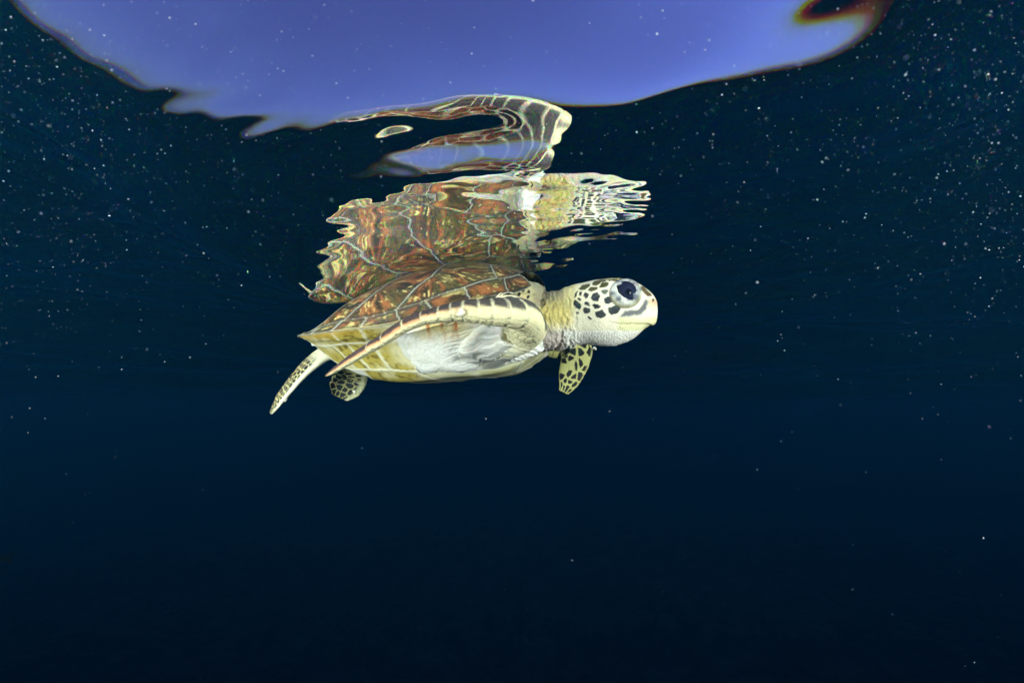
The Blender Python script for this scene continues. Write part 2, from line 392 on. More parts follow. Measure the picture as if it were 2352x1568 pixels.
# ------------------------------------------------------------------ materials of the turtle
def turtle_mat(name, rough, bump, scale, spec=0.35, fine=0.10, cells=0.0):
    m, N, L = new_mat(name)
    out = N.new('ShaderNodeOutputMaterial')
    b = N.new('ShaderNodeBsdfPrincipled')
    b.inputs['Roughness'].default_value = rough
    b.inputs['Specular IOR Level'].default_value = spec
    b.inputs['IOR'].default_value = 1.4
    if cells:
        b.inputs['Subsurface Weight'].default_value = 0.2
        b.inputs['Subsurface Radius'].default_value = (1.0, 0.6, 0.4)
        b.inputs['Subsurface Scale'].default_value = 0.004
    at_ = N.new('ShaderNodeAttribute'); at_.attribute_name = 'Col'
    tc = N.new('ShaderNodeTexCoord')
    no = N.new('ShaderNodeTexNoise'); no.inputs['Scale'].default_value = scale; no.inputs['Detail'].default_value = 6
    no.inputs['Roughness'].default_value = 0.65
    L.new(tc.outputs['Object'], no.inputs['Vector'])
    mr = N.new('ShaderNodeMapRange')
    mr.inputs['From Min'].default_value = 0.3; mr.inputs['From Max'].default_value = 0.7
    mr.inputs['To Min'].default_value = 1 - fine * 1.6; mr.inputs['To Max'].default_value = 1 + fine
    L.new(no.outputs['Fac'], mr.inputs['Value'])
    mx = N.new('ShaderNodeVectorMath'); mx.operation = 'SCALE'
    L.new(at_.outputs['Color'], mx.inputs[0]); L.new(mr.outputs[0], mx.inputs['Scale'])
    L.new(mx.outputs[0], b.inputs['Base Color'])
    bp = N.new('ShaderNodeBump'); bp.inputs['Strength'].default_value = bump; bp.inputs['Distance'].default_value = 0.002
    if cells:
        vo = N.new('ShaderNodeTexVoronoi'); vo.feature = 'DISTANCE_TO_EDGE'; vo.inputs['Scale'].default_value = cells
        L.new(tc.outputs['Object'], vo.inputs['Vector'])
        ad = N.new('ShaderNodeMath'); ad.operation = 'MULTIPLY_ADD'; ad.inputs[1].default_value = 1.6
        L.new(vo.outputs['Distance'], ad.inputs[0]); L.new(no.outputs['Fac'], ad.inputs[2])
        L.new(ad.outputs[0], bp.inputs['Height'])
    else:
        L.new(no.outputs['Fac'], bp.inputs['Height'])
    L.new(bp.outputs[0], b.inputs['Normal'])
    L.new(b.outputs[0], out.inputs['Surface'])
    return m
MAT_SHELL = turtle_mat('shell_horn', 0.46, 0.35, 420, 0.25, 0.22)
MAT_PLAST = turtle_mat('belly_horn', 0.42, 0.15, 380, 0.25, 0.06)
MAT_SKIN = turtle_mat('turtle_skin', 0.5, 0.30, 500, 0.25, 0.08, 260)

# ------------------------------------------------------------------ the shell: one closed hull, cut into scutes
LEN, WID = 0.4461, 0.9709
ROOT = np.array([-0.1569, 0.6620, 0.1486])
def rot(yaw, pit, rol):
    c, s = math.cos, math.sin
    Rz = np.array([[c(yaw), -s(yaw), 0], [s(yaw), c(yaw), 0], [0, 0, 1]])
    Ry = np.array([[c(pit), 0, -s(pit)], [0, 1, 0], [s(pit), 0, c(pit)]])
    Rx_ = np.array([[1, 0, 0], [0, c(rol), -s(rol)], [0, s(rol), c(rol)]])
    return Rz @ Ry @ Rx_
ROT = rot(-0.2027, 0.2769, 0.0710)
XO = np.array([-.5, -.49, -.45, -.35, -.2, 0, .15, .3, .4, .46, .49, .5])
WO = np.array([0, .035, .105, .235, .345, .405, .41, .365, .285, .19, .09, 0])
KR = np.array([-.5, -.3, -.1, .1, .25, .36, .44, .5])
KX = np.array([-.5, -.3, -.1, .1, .3, .5])
ZR = np.array([.1124, .0262, -.0368, -.0801, -.0779, -.0708, -.0577, -.0037])
ZH = np.array([.0195, .04, .1918, .2527, .2143, .0801])
ZB = np.array([-.0853, .1018, .1579, .1613, .2009, .1534])
NS, NU, NL = 400, 150, 130

def hull(x, side, t, upper):
    """point of the hull in shell lengths; t runs 0 (ridge) .. 1 (rim) above and 0 (rim) .. 1 (keel) below"""
    ws = np.maximum(np.interp(x, XG, WG), 0)
    w = ws * WID
    zr = spline(x, KR, ZR)
    e = np.clip(ws / .25, 0, 1) ** .6
    if upper:
        a = t * math.pi / 2
        return np.stack([x, side * w * np.sin(a), zr + spline(x, KX, ZH) * e * np.cos(a) ** 1.15], -1)
    g = np.clip((t - .08) / .55, 0, 1); g = g * g * (3 - 2 * g)
    return np.stack([x, side * w * (1 - t), zr - spline(x, KX, ZB) * e * (.15 * np.clip(t / .1, 0, 1) + .85 * g)], -1)
_ph = np.linspace(0, math.pi, 801)
XG = -.5 * np.cos(_ph)
WG = np.maximum(spline(XG, XO, WO), 0)
def to_world(Pl):
    return (Pl * LEN) @ ROT.T            # relative to the turtle's own origin

turtle = bpy.data.objects.new('sea_turtle', None)
COL.objects.link(turtle)
turtle.location = ROOT
turtle.empty_display_size = 0.1
tag(turtle, 'young green sea turtle with brown streaked shell swimming just under the surface', 'turtle')

# seam plan -----------------------------------------------------------------
VM_X = [-.5, -.46, -.4, -.3, -.22, 0, .09, .17, .28, .374, .393, .436, .458, .475, .5]
VM_V = [.45, .62, .76, .83, .85, .885, .868, .862, .83, .735, .725, .6, .33, .18, .05]
def v_marg(x): return np.interp(x, VM_X, VM_V)
COSTAL = [([.3, .45, .72, .8], [.352, .358, .374, .378]),
          ([.3, .41, .61, .71, .87], [.245, .22, .19, .145, .088]),
          ([.3, .41, .56, .73, .89], [.09, .06, .02, -.04, -.10]),
          ([.3, .41, .56, .73, .87], [-.07, -.10, -.14, -.20, -.28])]
VERT_X = [.44, .30, .14, -.02, -.19, -.36]
VV_X = [-.5, -.42, -.36, -.27, -.19, -.10, -.02, .06, .14, .22, .30, .358, .44, .5]
VV_V = [.05, .22, .24, .40, .24, .41, .25, .42, .26, .42, .26, .44, .20, .05]
def v_vert(x): return np.minimum(np.interp(x, VV_X, VV_V), v_marg(x))
# marginal seams: x at the costal line, x at the rim, x at the underside line
MARG = [(.436, .466, .44), (.393, .396, .385), (.286, .296, .285), (.173, .195, .19), (.088, .09, .082), (-.01, -.04, -.058),
        (-.10, -.155, -.155), (-.21, -.262, -.27), (-.32, -.36, -.35), (-.40, -.43, -.41), (-.455, -.475, -.45)]
BM_X = [-.5, -.42, -.286, -.145, 0, .05, .12, .5]
BM_V = [.32, .28, .22, .17, .18, .2, .12, .12]
def b_marg(x): return np.interp(x, BM_X, BM_V)
BP_X = [-.5, -.3, -.173, -.06, .02, .05, .098, .164, .244, .317, .38, .43, .46, .5]
BP_V = [.62, .52, .44, .425, .46, .50, .49, .525, .51, .52, .58, .72, .95, 1.2]
def b_plas(x): return np.interp(x, BP_X, BP_V)
BRIDGE = [([.1, .6], [-.058, -.058]), ([.1, .3, .6], [-.145, -.145, -.12]), ([.1, .3, .6], [-.235, -.205, -.19])]
PLAST = [([.4, .62, 1], [-.173, -.17, -.165]), ([.4, .46, .61, 1], [.02, .02, .06, .03]), ([.4, .56, 1], [.20, .20, .18]), ([.4, .6, 1], [.36, .352, .30])]

def build_shell():
    ph = np.linspace(0, math.pi, NS)
    ph = ph - 0.10 * np.sin(2 * ph)
    xs = -.5 * np.cos(ph); xs[0] = -.4999; xs[-1] = .4999
    rows = []
    for side, upper, ts in ((-1, False, np.linspace(1, 0, NL)), (-1, True, np.linspace(1, 0, NU)[1:]),
                            (1, True, np.linspace(0, 1, NU)[1:]), (1, False, np.linspace(0, 1, NL)[1:-1])):
        for t in ts:
            rows.append((side, upper, t))
    nr = len(rows)
    P = np.zeros((nr, NS, 3)); side = np.zeros((nr, NS)); up = np.zeros((nr, NS), bool); T = np.zeros((nr, NS))
    for i, (s, u, t) in enumerate(rows):
        P[i] = hull(xs, s, np.full(NS, t), u); side[i] = s; up[i] = u; T[i] = t
    X = np.tile(xs, (nr, 1))
    P = P.reshape(-1, 3); side = side.ravel(); up = up.ravel(); T = T.ravel(); X = X.ravel()
    idx = np.arange(nr * NS).reshape(nr, NS)
    nxt = np.roll(idx, -1, axis=0)
    f = np.stack([idx[:, :-1], idx[:, 1:], nxt[:, 1:], nxt[:, :-1]], -1).reshape(-1, 4)[:, ::-1]

    def classify(X, T, up, side):
        """scute number of each sample; 0 = bare skin opening"""
        out = np.zeros(len(X), int)
        vm, vv = v_marg(X), v_vert(X)
        sd = (side > 0).astype(int)
        # vertebrals 1..6
        k = np.zeros(len(X), int)
        for x0 in VERT_X: k += X < x0
        isv = up & (T < vv)
        out[isv] = (1 + k)[isv]
        kc = np.zeros(len(X), int)
        for vs, xx in COSTAL: kc += X < np.interp(T, vs, xx)
        isc = up & (T >= vv) & (T < vm)
        out[isc] = (10 + kc + 10 * sd)[isc]
        km = np.zeros(len(X), int)
        bm = b_marg(X)
        for a, b, c in MARG:
            q = np.where(up, np.clip((T - vm) / (1 - vm + 1e-6), 0, 1), 0)
            xl = np.where(up, a + (b - a) * q, b + (c - b) * np.clip(T / bm, 0, 1))
            km += X < xl
        ism = (up & (T >= vm)) | (~up & (T < bm))
        out[ism] = (40 + km + 20 * sd)[ism]
        nu = ism & (km == 0)
        out[nu] = 40                                      # the nuchal scute spans both sides
        bp = b_plas(X)
        kb = np.zeros(len(X), int)
        for vs, xx in BRIDGE: kb += X < np.interp(T, vs, xx)
        isb = ~up & (T >= bm) & (T < bp)
        out[isb] = (80 + kb + 10 * sd)[isb]
        kp = np.zeros(len(X), int)
        for vs, xx in PLAST: kp += X < np.interp(T, vs, xx)
        isp = ~up & (T >= bp)
        out[isp] = (100 + kp + 10 * sd)[isp]
        # openings for neck, fore flippers and hind flippers
        xsk = np.interp(T, [.12, .28, .34, .45, .55], [.07, .052, .046, .03, .03])
        front = isb & (X > xsk)
        out[front] = 0
        rear = ~up & (T > .33) & (X > -.47) & (X < -.33 + .10 * smoothstep(.3, .6, T) - .02 * np.cos(T * 3))
        out[rear] = 0
        return out
    vid = classify(X, T, up, side)
    fid = classify(X[f].mean(1), np.where(up[f].all(1) | (~up[f]).all(1), T[f].mean(1), np.where(up[f].any(1), .999, 0)), up[f].any(1) & (T[f].min(1) > 0.0) | up[f].all(1), side[f].mean(1))
    # seams = places where neighbouring faces differ -> sample points for a distance field
    W = to_world(P)
    grid = fid.reshape(nr, NS - 1)
    pts = []
    fc = W[f].mean(1).reshape(nr, NS - 1, 3)
    d1 = grid != np.roll(grid, -1, 0)
    pts.append(((fc + np.roll(fc, -1, 0)) / 2)[d1])
    d2 = grid[:, 1:] != grid[:, :-1]
    pts.append(((fc[:, 1:] + fc[:, :-1]) / 2)[d2])
    pts = np.concatenate(pts)
    kd = KDTree(len(pts))
    for i, p in enumerate(pts.tolist()): kd.insert(p, i)
    kd.balance()
    find = kd.find
    dist = np.array([find(p)[2] for p in W.tolist()])
    # normals for relief
    n = np.cross(W[f[:, 1]] - W[f[:, 0]], W[f[:, 3]] - W[f[:, 0]])
    vn = np.zeros_like(W)
    for c in range(4): np.add.at(vn, f[:, c], n)
    vn /= np.linalg.norm(vn, axis=1)[:, None] + 1e-12
    groove = np.exp(-(dist / 0.0011) ** 2)
    low = fbm(W * 60, 2, 2) - .5
    W = W + vn * ((-0.0009 * groove) + 0.0007 * smoothstep(0, 0.012, dist) + 0.0009 * low)[:, None]
    # ---- colour --------------------------------------------------------
    lx = P[:, 0] * LEN; arc = T * .22 * side
    # growth centre of each scute: streaks fan out from it
    cen = {}
    for i in np.unique(vid):
        m = vid == i
        if i == 0: continue
        c = W[m].mean(0); cx = lx[m]
        cen[i] = (np.percentile(cx, 12), np.percentile(T[m], 30))
    c0 = np.array([cen.get(i, (0, 0)) for i in vid])
    du = lx - c0[:, 0]; dv = (T - c0[:, 1]) * .22
    ang = np.arctan2(dv, du + 1e-6); rad = np.hypot(du, dv)
    wob = fbm(np.stack([lx * 30, arc * 30, 0 * lx], -1), 2, 21)
    st = fbm(np.stack([ang * 10 + wob * 3.0, rad * 34, vid * 3.1], -1), 4, 31)
    st2 = fbm(np.stack([ang * 19 + wob * 5, rad * 60, vid * 1.7 + 9], -1), 3, 41)
    blot = fbm(np.stack([lx * 36 - arc * 14, arc * 84, 0 * lx + 5], -1), 3, 51)
    dark = lin(50, 46, 30); olive = lin(88, 80, 44); orange = lin(148, 94, 52); rust = lin(106, 66, 38); straw = lin(200, 182, 112)
    C = np.tile(olive, (len(W), 1))
    C = mixc(C, dark, smoothstep(.42, .62, fbm(W * 45, 3, 61)))
    C = mixc(C, rust, smoothstep(.42, .60, st) * .8)
    C = mixc(C, orange, smoothstep(.52, .68, st) * .8)
    C = mixc(C, dark, smoothstep(.54, .66, st2) * .85)
    C = mixc(C, straw, smoothstep(.59, .66, st2 * .5 + blot * .5) * smoothstep(.012, .03, rad) * .95)
    C = mixc(C, straw, smoothstep(.66, .74, 1 - st2) * .7)
    # dusty olive algae along the ridge and the tail end
    alg = np.clip(smoothstep(.45, .05, T) * .5 + smoothstep(-.15, -.48, X) * .65, 0, .8) * smoothstep(.3, .6, fbm(W * 110, 3, 71))
    C = mixc(C, lin(112, 106, 66), alg)
    C = mixc(C, lin(140, 132, 70), np.where(up, smoothstep(.52, .30, T) * smoothstep(.36, .62, fbm(W * 80, 3, 73)), 0) * .7)
    # dark frame of each scute, then the pale seam
    C = mixc(C, lin(48, 52, 46), smoothstep(.0075, .0022, dist) * .72)
    marg_up = up & (T >= v_marg(X))
    rim = smoothstep(.80, 1.0, np.where(marg_up, (T - v_marg(X)) / (1.0001 - v_marg(X)), 0) + .12 * (blot - .5))
    C = mixc(C, lin(222, 196, 112), np.where(marg_up & (X < .33), rim * smoothstep(-.52, -.35, X + .1), 0))
    C = mixc(C, lin(168, 170, 148), smoothstep(.00145, .0005, dist) * (.50 + .55 * fbm(W * 70, 2, 77)))
    # underside
    cream = lin(228, 224, 182)
    Cl = np.tile(cream, (len(W), 1))
    sp = fbm(W * 190, 3, 81); pa = fbm(W * 34, 2, 91)
    stain = smoothstep(.10, -.02, X) * smoothstep(.0005, .0045, dist) * np.clip(.62 + 1.4 * (pa - .4), 0, 1)
    Cl = mixc(Cl, lin(168, 150, 52), np.clip(stain * 1.2, 0, .93))
    Cl = mixc(Cl, lin(98, 84, 30), stain * smoothstep(.50, .64, sp) * .9)
    front_pl = smoothstep(.05, .2, X) * (T > .4)
    Cl = mixc(Cl, lin(208, 200, 128), front_pl * .7 * smoothstep(.003, .012, dist))
    bm = b_marg(X)
    edge = smoothstep(.55, 0, T / bm) * smoothstep(.06, -.2, X)
    Cl = mixc(Cl, lin(214, 172, 54), edge * .85)
    Cl = mixc(Cl, lin(206, 204, 186), smoothstep(.0022, .0010, dist) * .6 * smoothstep(-.46, -.38, X))
    Cl = mixc(Cl, lin(104, 100, 86), smoothstep(.0009, .0004, dist) * .75)
    Cl = mixc(Cl, lin(172, 138, 58), smoothstep(-.36, -.43, X) * .85)
    C = np.where(up[:, None], C, Cl)
    C = np.clip(C, 0, 1)
    # ---- split into parts: seam network stays with carapace / plastron, the rest are scutes -------
    fd = dist[f].min(1)
    seam = (fd < 0.0008) & (fid > 0)
    def components(key):
        g = key.reshape(nr, NS - 1); ii = np.arange(key.size).reshape(g.shape)
        e = []
        m_ = (g == np.roll(g, -1, 0)) & (g > 0); e.append(np.stack([ii[m_], np.roll(ii, -1, 0)[m_]], -1))
        m_ = (g[:, 1:] == g[:, :-1]) & (g[:, 1:] > 0); e.append(np.stack([ii[:, 1:][m_], ii[:, :-1][m_]], -1))
        par = list(range(key.size))
        for a, b in np.concatenate(e).tolist():
            while par[a] != a: par[a] = par[par[a]]; a = par[a]
            while par[b] != b: par[b] = par[par[b]]; b = par[b]
            if a != b: par[b] = a
        for a in range(key.size):
            r = a
            while par[r] != r: r = par[r]
            par[a] = r
        return np.array(par)
    def strays(key):
        comp = components(key); out = np.zeros(key.size, bool)
        for k in np.unique(key):
            if k == 0: continue
            m_ = np.where(key == k)[0]
            u, inv, cnt = np.unique(comp[m_], return_inverse=True, return_counts=True)
            out[m_[inv != cnt.argmax()]] = True
        return out
    seam &= ~strays(np.where(seam, np.where(fid < 80, 1, 2), 0))
    seam |= strays(np.where(seam, 0, fid))
    lost = strays(np.where(seam, np.where(fid < 80, 1, 2), 0))
    print('lost', lost.sum())
    fid = np.where(lost, 0, fid)
    isup = fid < 80
    def piece(name, mask, parent, mat):
        ff = f[mask]
        if len(ff) == 0: return None
        used, inv = np.unique(ff, return_inverse=True)
        return mesh_obj(name, W[used], inv.reshape(ff.shape), mat, parent, C[used])
    car = piece('carapace', seam & isup & (fid > 0), turtle, MAT_SHELL)
    car['label'] = 'brown and orange streaked upper shell with pale seams'
    pla = piece('plastron', seam & ~isup & (fid > 0), turtle, MAT_PLAST)
    pla['label'] = 'cream belly shell stained ochre towards the tail'
    for i in np.unique(fid):
        if i == 0: continue
        nm = 'vertebral_scute' if i < 10 else 'costal_scute' if i < 40 else 'marginal_scute' if i < 80 else 'bridge_scute' if i < 100 else 'belly_scute'
        mk = (fid == i) & ~seam
        if mk.sum() < 12: continue
        piece(nm, mk, car if i < 80 else pla, MAT_SHELL if i < 80 else MAT_PLAST)
build_shell()

# ------------------------------------------------------------------ the soft body: one continuous skin
def ring_mesh(C, A, B, ra, rb, n=44, p=2.0, lead=0.0):
    """closed tube through centres C with half-axes A*ra, B*rb; lead > 0 makes the -A edge fuller"""
    th = np.linspace(0, 2 * math.pi, n, endpoint=False)
    c, s = np.cos(th), np.sin(th)
    cc = np.sign(c) * np.abs(c) ** (2 / p); ss = np.sign(s) * np.abs(s) ** (2 / p)
    thick = 1 - lead * cc
    V = C[:, None] + A[:, None] * (ra[:, None] * cc)[..., None] + B[:, None] * (rb[:, None] * (ss * thick))[..., None]
    m = len(C)
    idx = np.arange(m * n).reshape(m, n); nx = np.roll(idx, -1, 1)
    f = np.stack([idx[:-1], nx[:-1], nx[1:], idx[1:]], -1).reshape(-1, 4)
    V = np.concatenate([V.reshape(-1, 3), C[:1], C[-1:]])
    q0, q1 = m * n, m * n + 1
    caps = [(idx[0, (j + 1) % n], idx[0, j], q0, q0) for j in range(n)] + [(idx[-1, j], idx[-1, (j + 1) % n], q1, q1) for j in range(n)]
    tri = np.array([(a, b, c_) for a, b, c_, _ in caps])
    ftri = np.concatenate([f[:, [0, 1, 2]], f[:, [0, 2, 3]], tri])
    return V, ftri, th

PARTS = []      # (name, verts, tris, per-vertex s, per-vertex angle)
def add_part(name, V, tri, S, TH):
    PARTS.append((name, V, tri, S, TH))

def norm(v): return v / np.linalg.norm(v, axis=-1, keepdims=True)

def limb(name, st, chord, nring=70, lead=0.25, p=2.0):
    """st: rows (X, Y, depth, half thickness px, half chord m); chord: rows of chord direction (from leading to trailing edge)"""
    st = np.array(st, float); chord = np.array(chord, float)
    ctr = np.array([at(a, b, c) for a, b, c in st[:, :3]])
    seg = np.concatenate([[0], np.cumsum(np.linalg.norm(np.diff(ctr, axis=0), axis=1))])
    u = np.linspace(0, seg[-1], nring)
    C = spline(u, seg, ctr)
    th = np.maximum(spline(u, seg, st[:, 3] * st[:, 2] / FPX), 0.0012)
    ch = np.maximum(spline(u, seg, st[:, 4]), 0.002)
    A = norm(spline(u, seg, chord))
    T = norm(np.gradient(C, axis=0))
    A = norm(A - (A * T).sum(1)[:, None] * T)
    B = np.cross(T, A)
    B *= np.where((B @ UP) < 0, -1, 1)[:, None] if name != 'x' else 1
    V, tri, ang = ring_mesh(C, A, B, ch, th, 56, p, lead)
    n = 56
    S = np.concatenate([np.repeat(u / seg[-1], n), [0, 1]])
    TH = np.concatenate([np.tile(ang, nring), [0, 0]])
    add_part(name, V, tri, S, TH)
    return u / seg[-1], C, A, B, ch, th

# torso: the hull again, drawn in a little under the horn and standing proud where the skin is bare
def torso():
    xs = -.5 * np.cos(np.linspace(0.62, math.pi - 0.03, 120))
    rows = []
    for side, upper, ts in ((-1, False, np.linspace(1, .10, 50)), (-1, True, np.linspace(.8, 0, 14)), (1, True, np.linspace(0, .8, 14)[1:]), (1, False, np.linspace(.10, 1, 50)[:-1])):
        for t in ts:
            Q = hull(xs, side, np.full(len(xs), t), upper)
            if upper:
                Q[:, 1] *= .90; Q[:, 2] -= .035
            else:
                bare = smoothstep(-.01, .06, xs) * smoothstep(.55, .45, np.full(len(xs), t) - (b_plas(xs) - .5)) + smoothstep(-.30, -.40, xs)
                off = -.006 + .009 * np.clip(bare, 0, 1)
                Q[:, 2] -= off * (.6 if t < .5 else 1.0); Q[:, 1] += side * off * 1.0
            Q[:, 1] *= 1 - .30 * smoothstep(-.22, -.40, xs)
            rows.append(Q)
    R = np.array(rows)                      # (nr, ns, 3)
    nr, ns = R.shape[:2]
    V = to_world(R.reshape(-1, 3)) + ROOT
    idx = np.arange(nr * ns).reshape(nr, ns); nx = np.roll(idx, -1, 0)
    q = np.stack([idx[:, :-1], nx[:, :-1], nx[:, 1:], idx[:, 1:]], -1).reshape(-1, 4)
    e0 = V[idx[:, 0]].mean(0); e1 = V[idx[:, -1]].mean(0)
    V = np.concatenate([V, e0[None], e1[None]])
    t0 = [(idx[j, 0], idx[(j + 1) % nr, 0], nr * ns) for j in range(nr)]
    t1 = [(idx[(j + 1) % nr, -1], idx[j, -1], nr * ns + 1) for j in range(nr)]
    tri = np.concatenate([q[:, [0, 1, 2]], q[:, [0, 2, 3]], np.array(t0), np.array(t1)])
    add_part('torso', V, tri, np.zeros(len(V)), np.zeros(len(V)))
torso()

# neck and head, seen from the side: X, top, bottom, half width (px), depth
HEAD_D = 0.600
HS = np.array([(1150, 700, 790, 50, .640), (1200, 684, 798, 56, .630), (1262, 671, 803, 55, .617), (1284, 667, 801, 52, .611), (1310, 656, 797, 53, .606),
      (1336, 650, 791, 57, .602), (1361, 644, 792, 61, .600), (1393, 640, 795, 62, .6), (1411, 638.5, 794, 61, .6), (1436, 641, 786, 57, .6),
      (1458, 648, 773, 49, .6), (1472, 657, 762, 41, .6), (1485, 666, 754, 33, .6), (1494, 673, 748, 26, .6), (1501, 681, 744, 19, .6), (1506, 690, 737, 12, .6), (1509, 703, 724, 4, .6)], float)
def head():
    u = np.linspace(0, 1, 130)
    par = (HS[:, 0] - HS[0, 0]) / (HS[-1, 0] - HS[0, 0])
    Q = np.stack([np.interp(u, par, HS[:, 0])] + [spline(u, par, HS[:, k]) for k in range(1, 5)], -1)
    C = np.array([at(x, (a + b) / 2, d) for x, a, b, w, d in Q])
    s = Q[:, 4] / FPX
    A = np.tile(FW, (len(C), 1)); B = np.tile(UP, (len(C), 1))
    V, tri, ang = ring_mesh(C, A, B, np.maximum(Q[:, 3], 1) * s, np.maximum(Q[:, 2] - Q[:, 1], 2) / 2 * s, 90, 2.25)
    S = np.concatenate([np.repeat(u, 90), [0, 1]])
    add_part('head', V, tri, S, np.concatenate([np.tile(ang, len(u)), [0, 0]]))
head()

view = lambda X, Y: norm(at(X, Y, 1.0))
# near fore flipper: arm comes out towards the lens, then the blade sweeps back along the body
FF = [(1130, 770, .575, 52, .050), (1168, 752, .520, 46, .044), (1192, 731, .470, 40, .038), (1186, 719, .440, 35, .034), (1150, 715, .426, 31, .034),
      (1100, 713.5, .420, 26, .033), (1055, 713, .418, 21.5, .031), (1015, 719.5, .417, 17, .029), (975, 728, .416, 14.5, .027), (927, 748, .415, 13.5, .025),
      (880, 779, .413, 11.5, .022), (835, 806, .412, 9.8, .018), (790, 835, .411, 7.5, .013), (748, 863.5, .410, 2.0, .004)]
chs = [(0.2, .3, 1)] * 2 + [(-.5, .6, .45)] + [tuple(view(r[0], r[1]) + np.array([-.02, 0, .10])) for r in FF[3:]]
FLIP = limb('fore_near', FF, chs, 110, 0.35)
# skin web between arm and chest
limb('web', [(1040, 800, .600, 34, .030), (1095, 792, .565, 40, .035), (1150, 775, .525, 42, .040), (1195, 752, .490, 34, .036)], [(0, 1, .3)] * 4, 40, 0)
# far fore flipper, hanging below the throat
limb('fore_far', [(1215, 770, .76, 30, .030), (1270, 785, .79, 22, .032), (1322, 800, .79, 12, .035), (1322, 822, .78, 8, .0305), (1314, 850, .77, 6.5, .0265), (1306, 874, .765, 5, .0215), (1294, 901, .76, 3, .010)],
     [(.3, .5, -1), (.8, .3, -.6), (1, .1, 0.1), (1, .1, .05), (1, .1, -.1), (1, .1, -.15), (1, .1, -.2)], 60, 0.1)
# hind flippers
limb('hind_near', [(770, 800, .675, 16, .018), (742, 814, .668, 13, .0175), (718, 831, .660, 10.5, .0165), (691, 856, .652, 8, .0155), (667, 884, .648, 6.5, .0145), (646, 911, .645, 5.5, .0125), (632, 933, .643, 4, .009), (622, 949, .642, 2.5, .004)],
     [(-.6, .45, .6)] * 8, 60, 0.1)
limb('hind_far', [(815, 830, .74, 24, .028), (808, 856, .745, 16, .031), (800, 876, .745, 10, .033), (790, 894, .74, 7, .031), (779, 913, .735, 3.5, .017)],
     [(1, .1, .15), (1, .1, .1), (1, .1, 0), (1, .05, -.05), (1, .0, -.1)], 44, 0.0)
limb('tail', [(775, 812, .70, 14, .010), (752, 818, .705, 8, .007), (736, 826, .71, 4, .003)], [(0, 1, 0)] * 3, 16, 0)

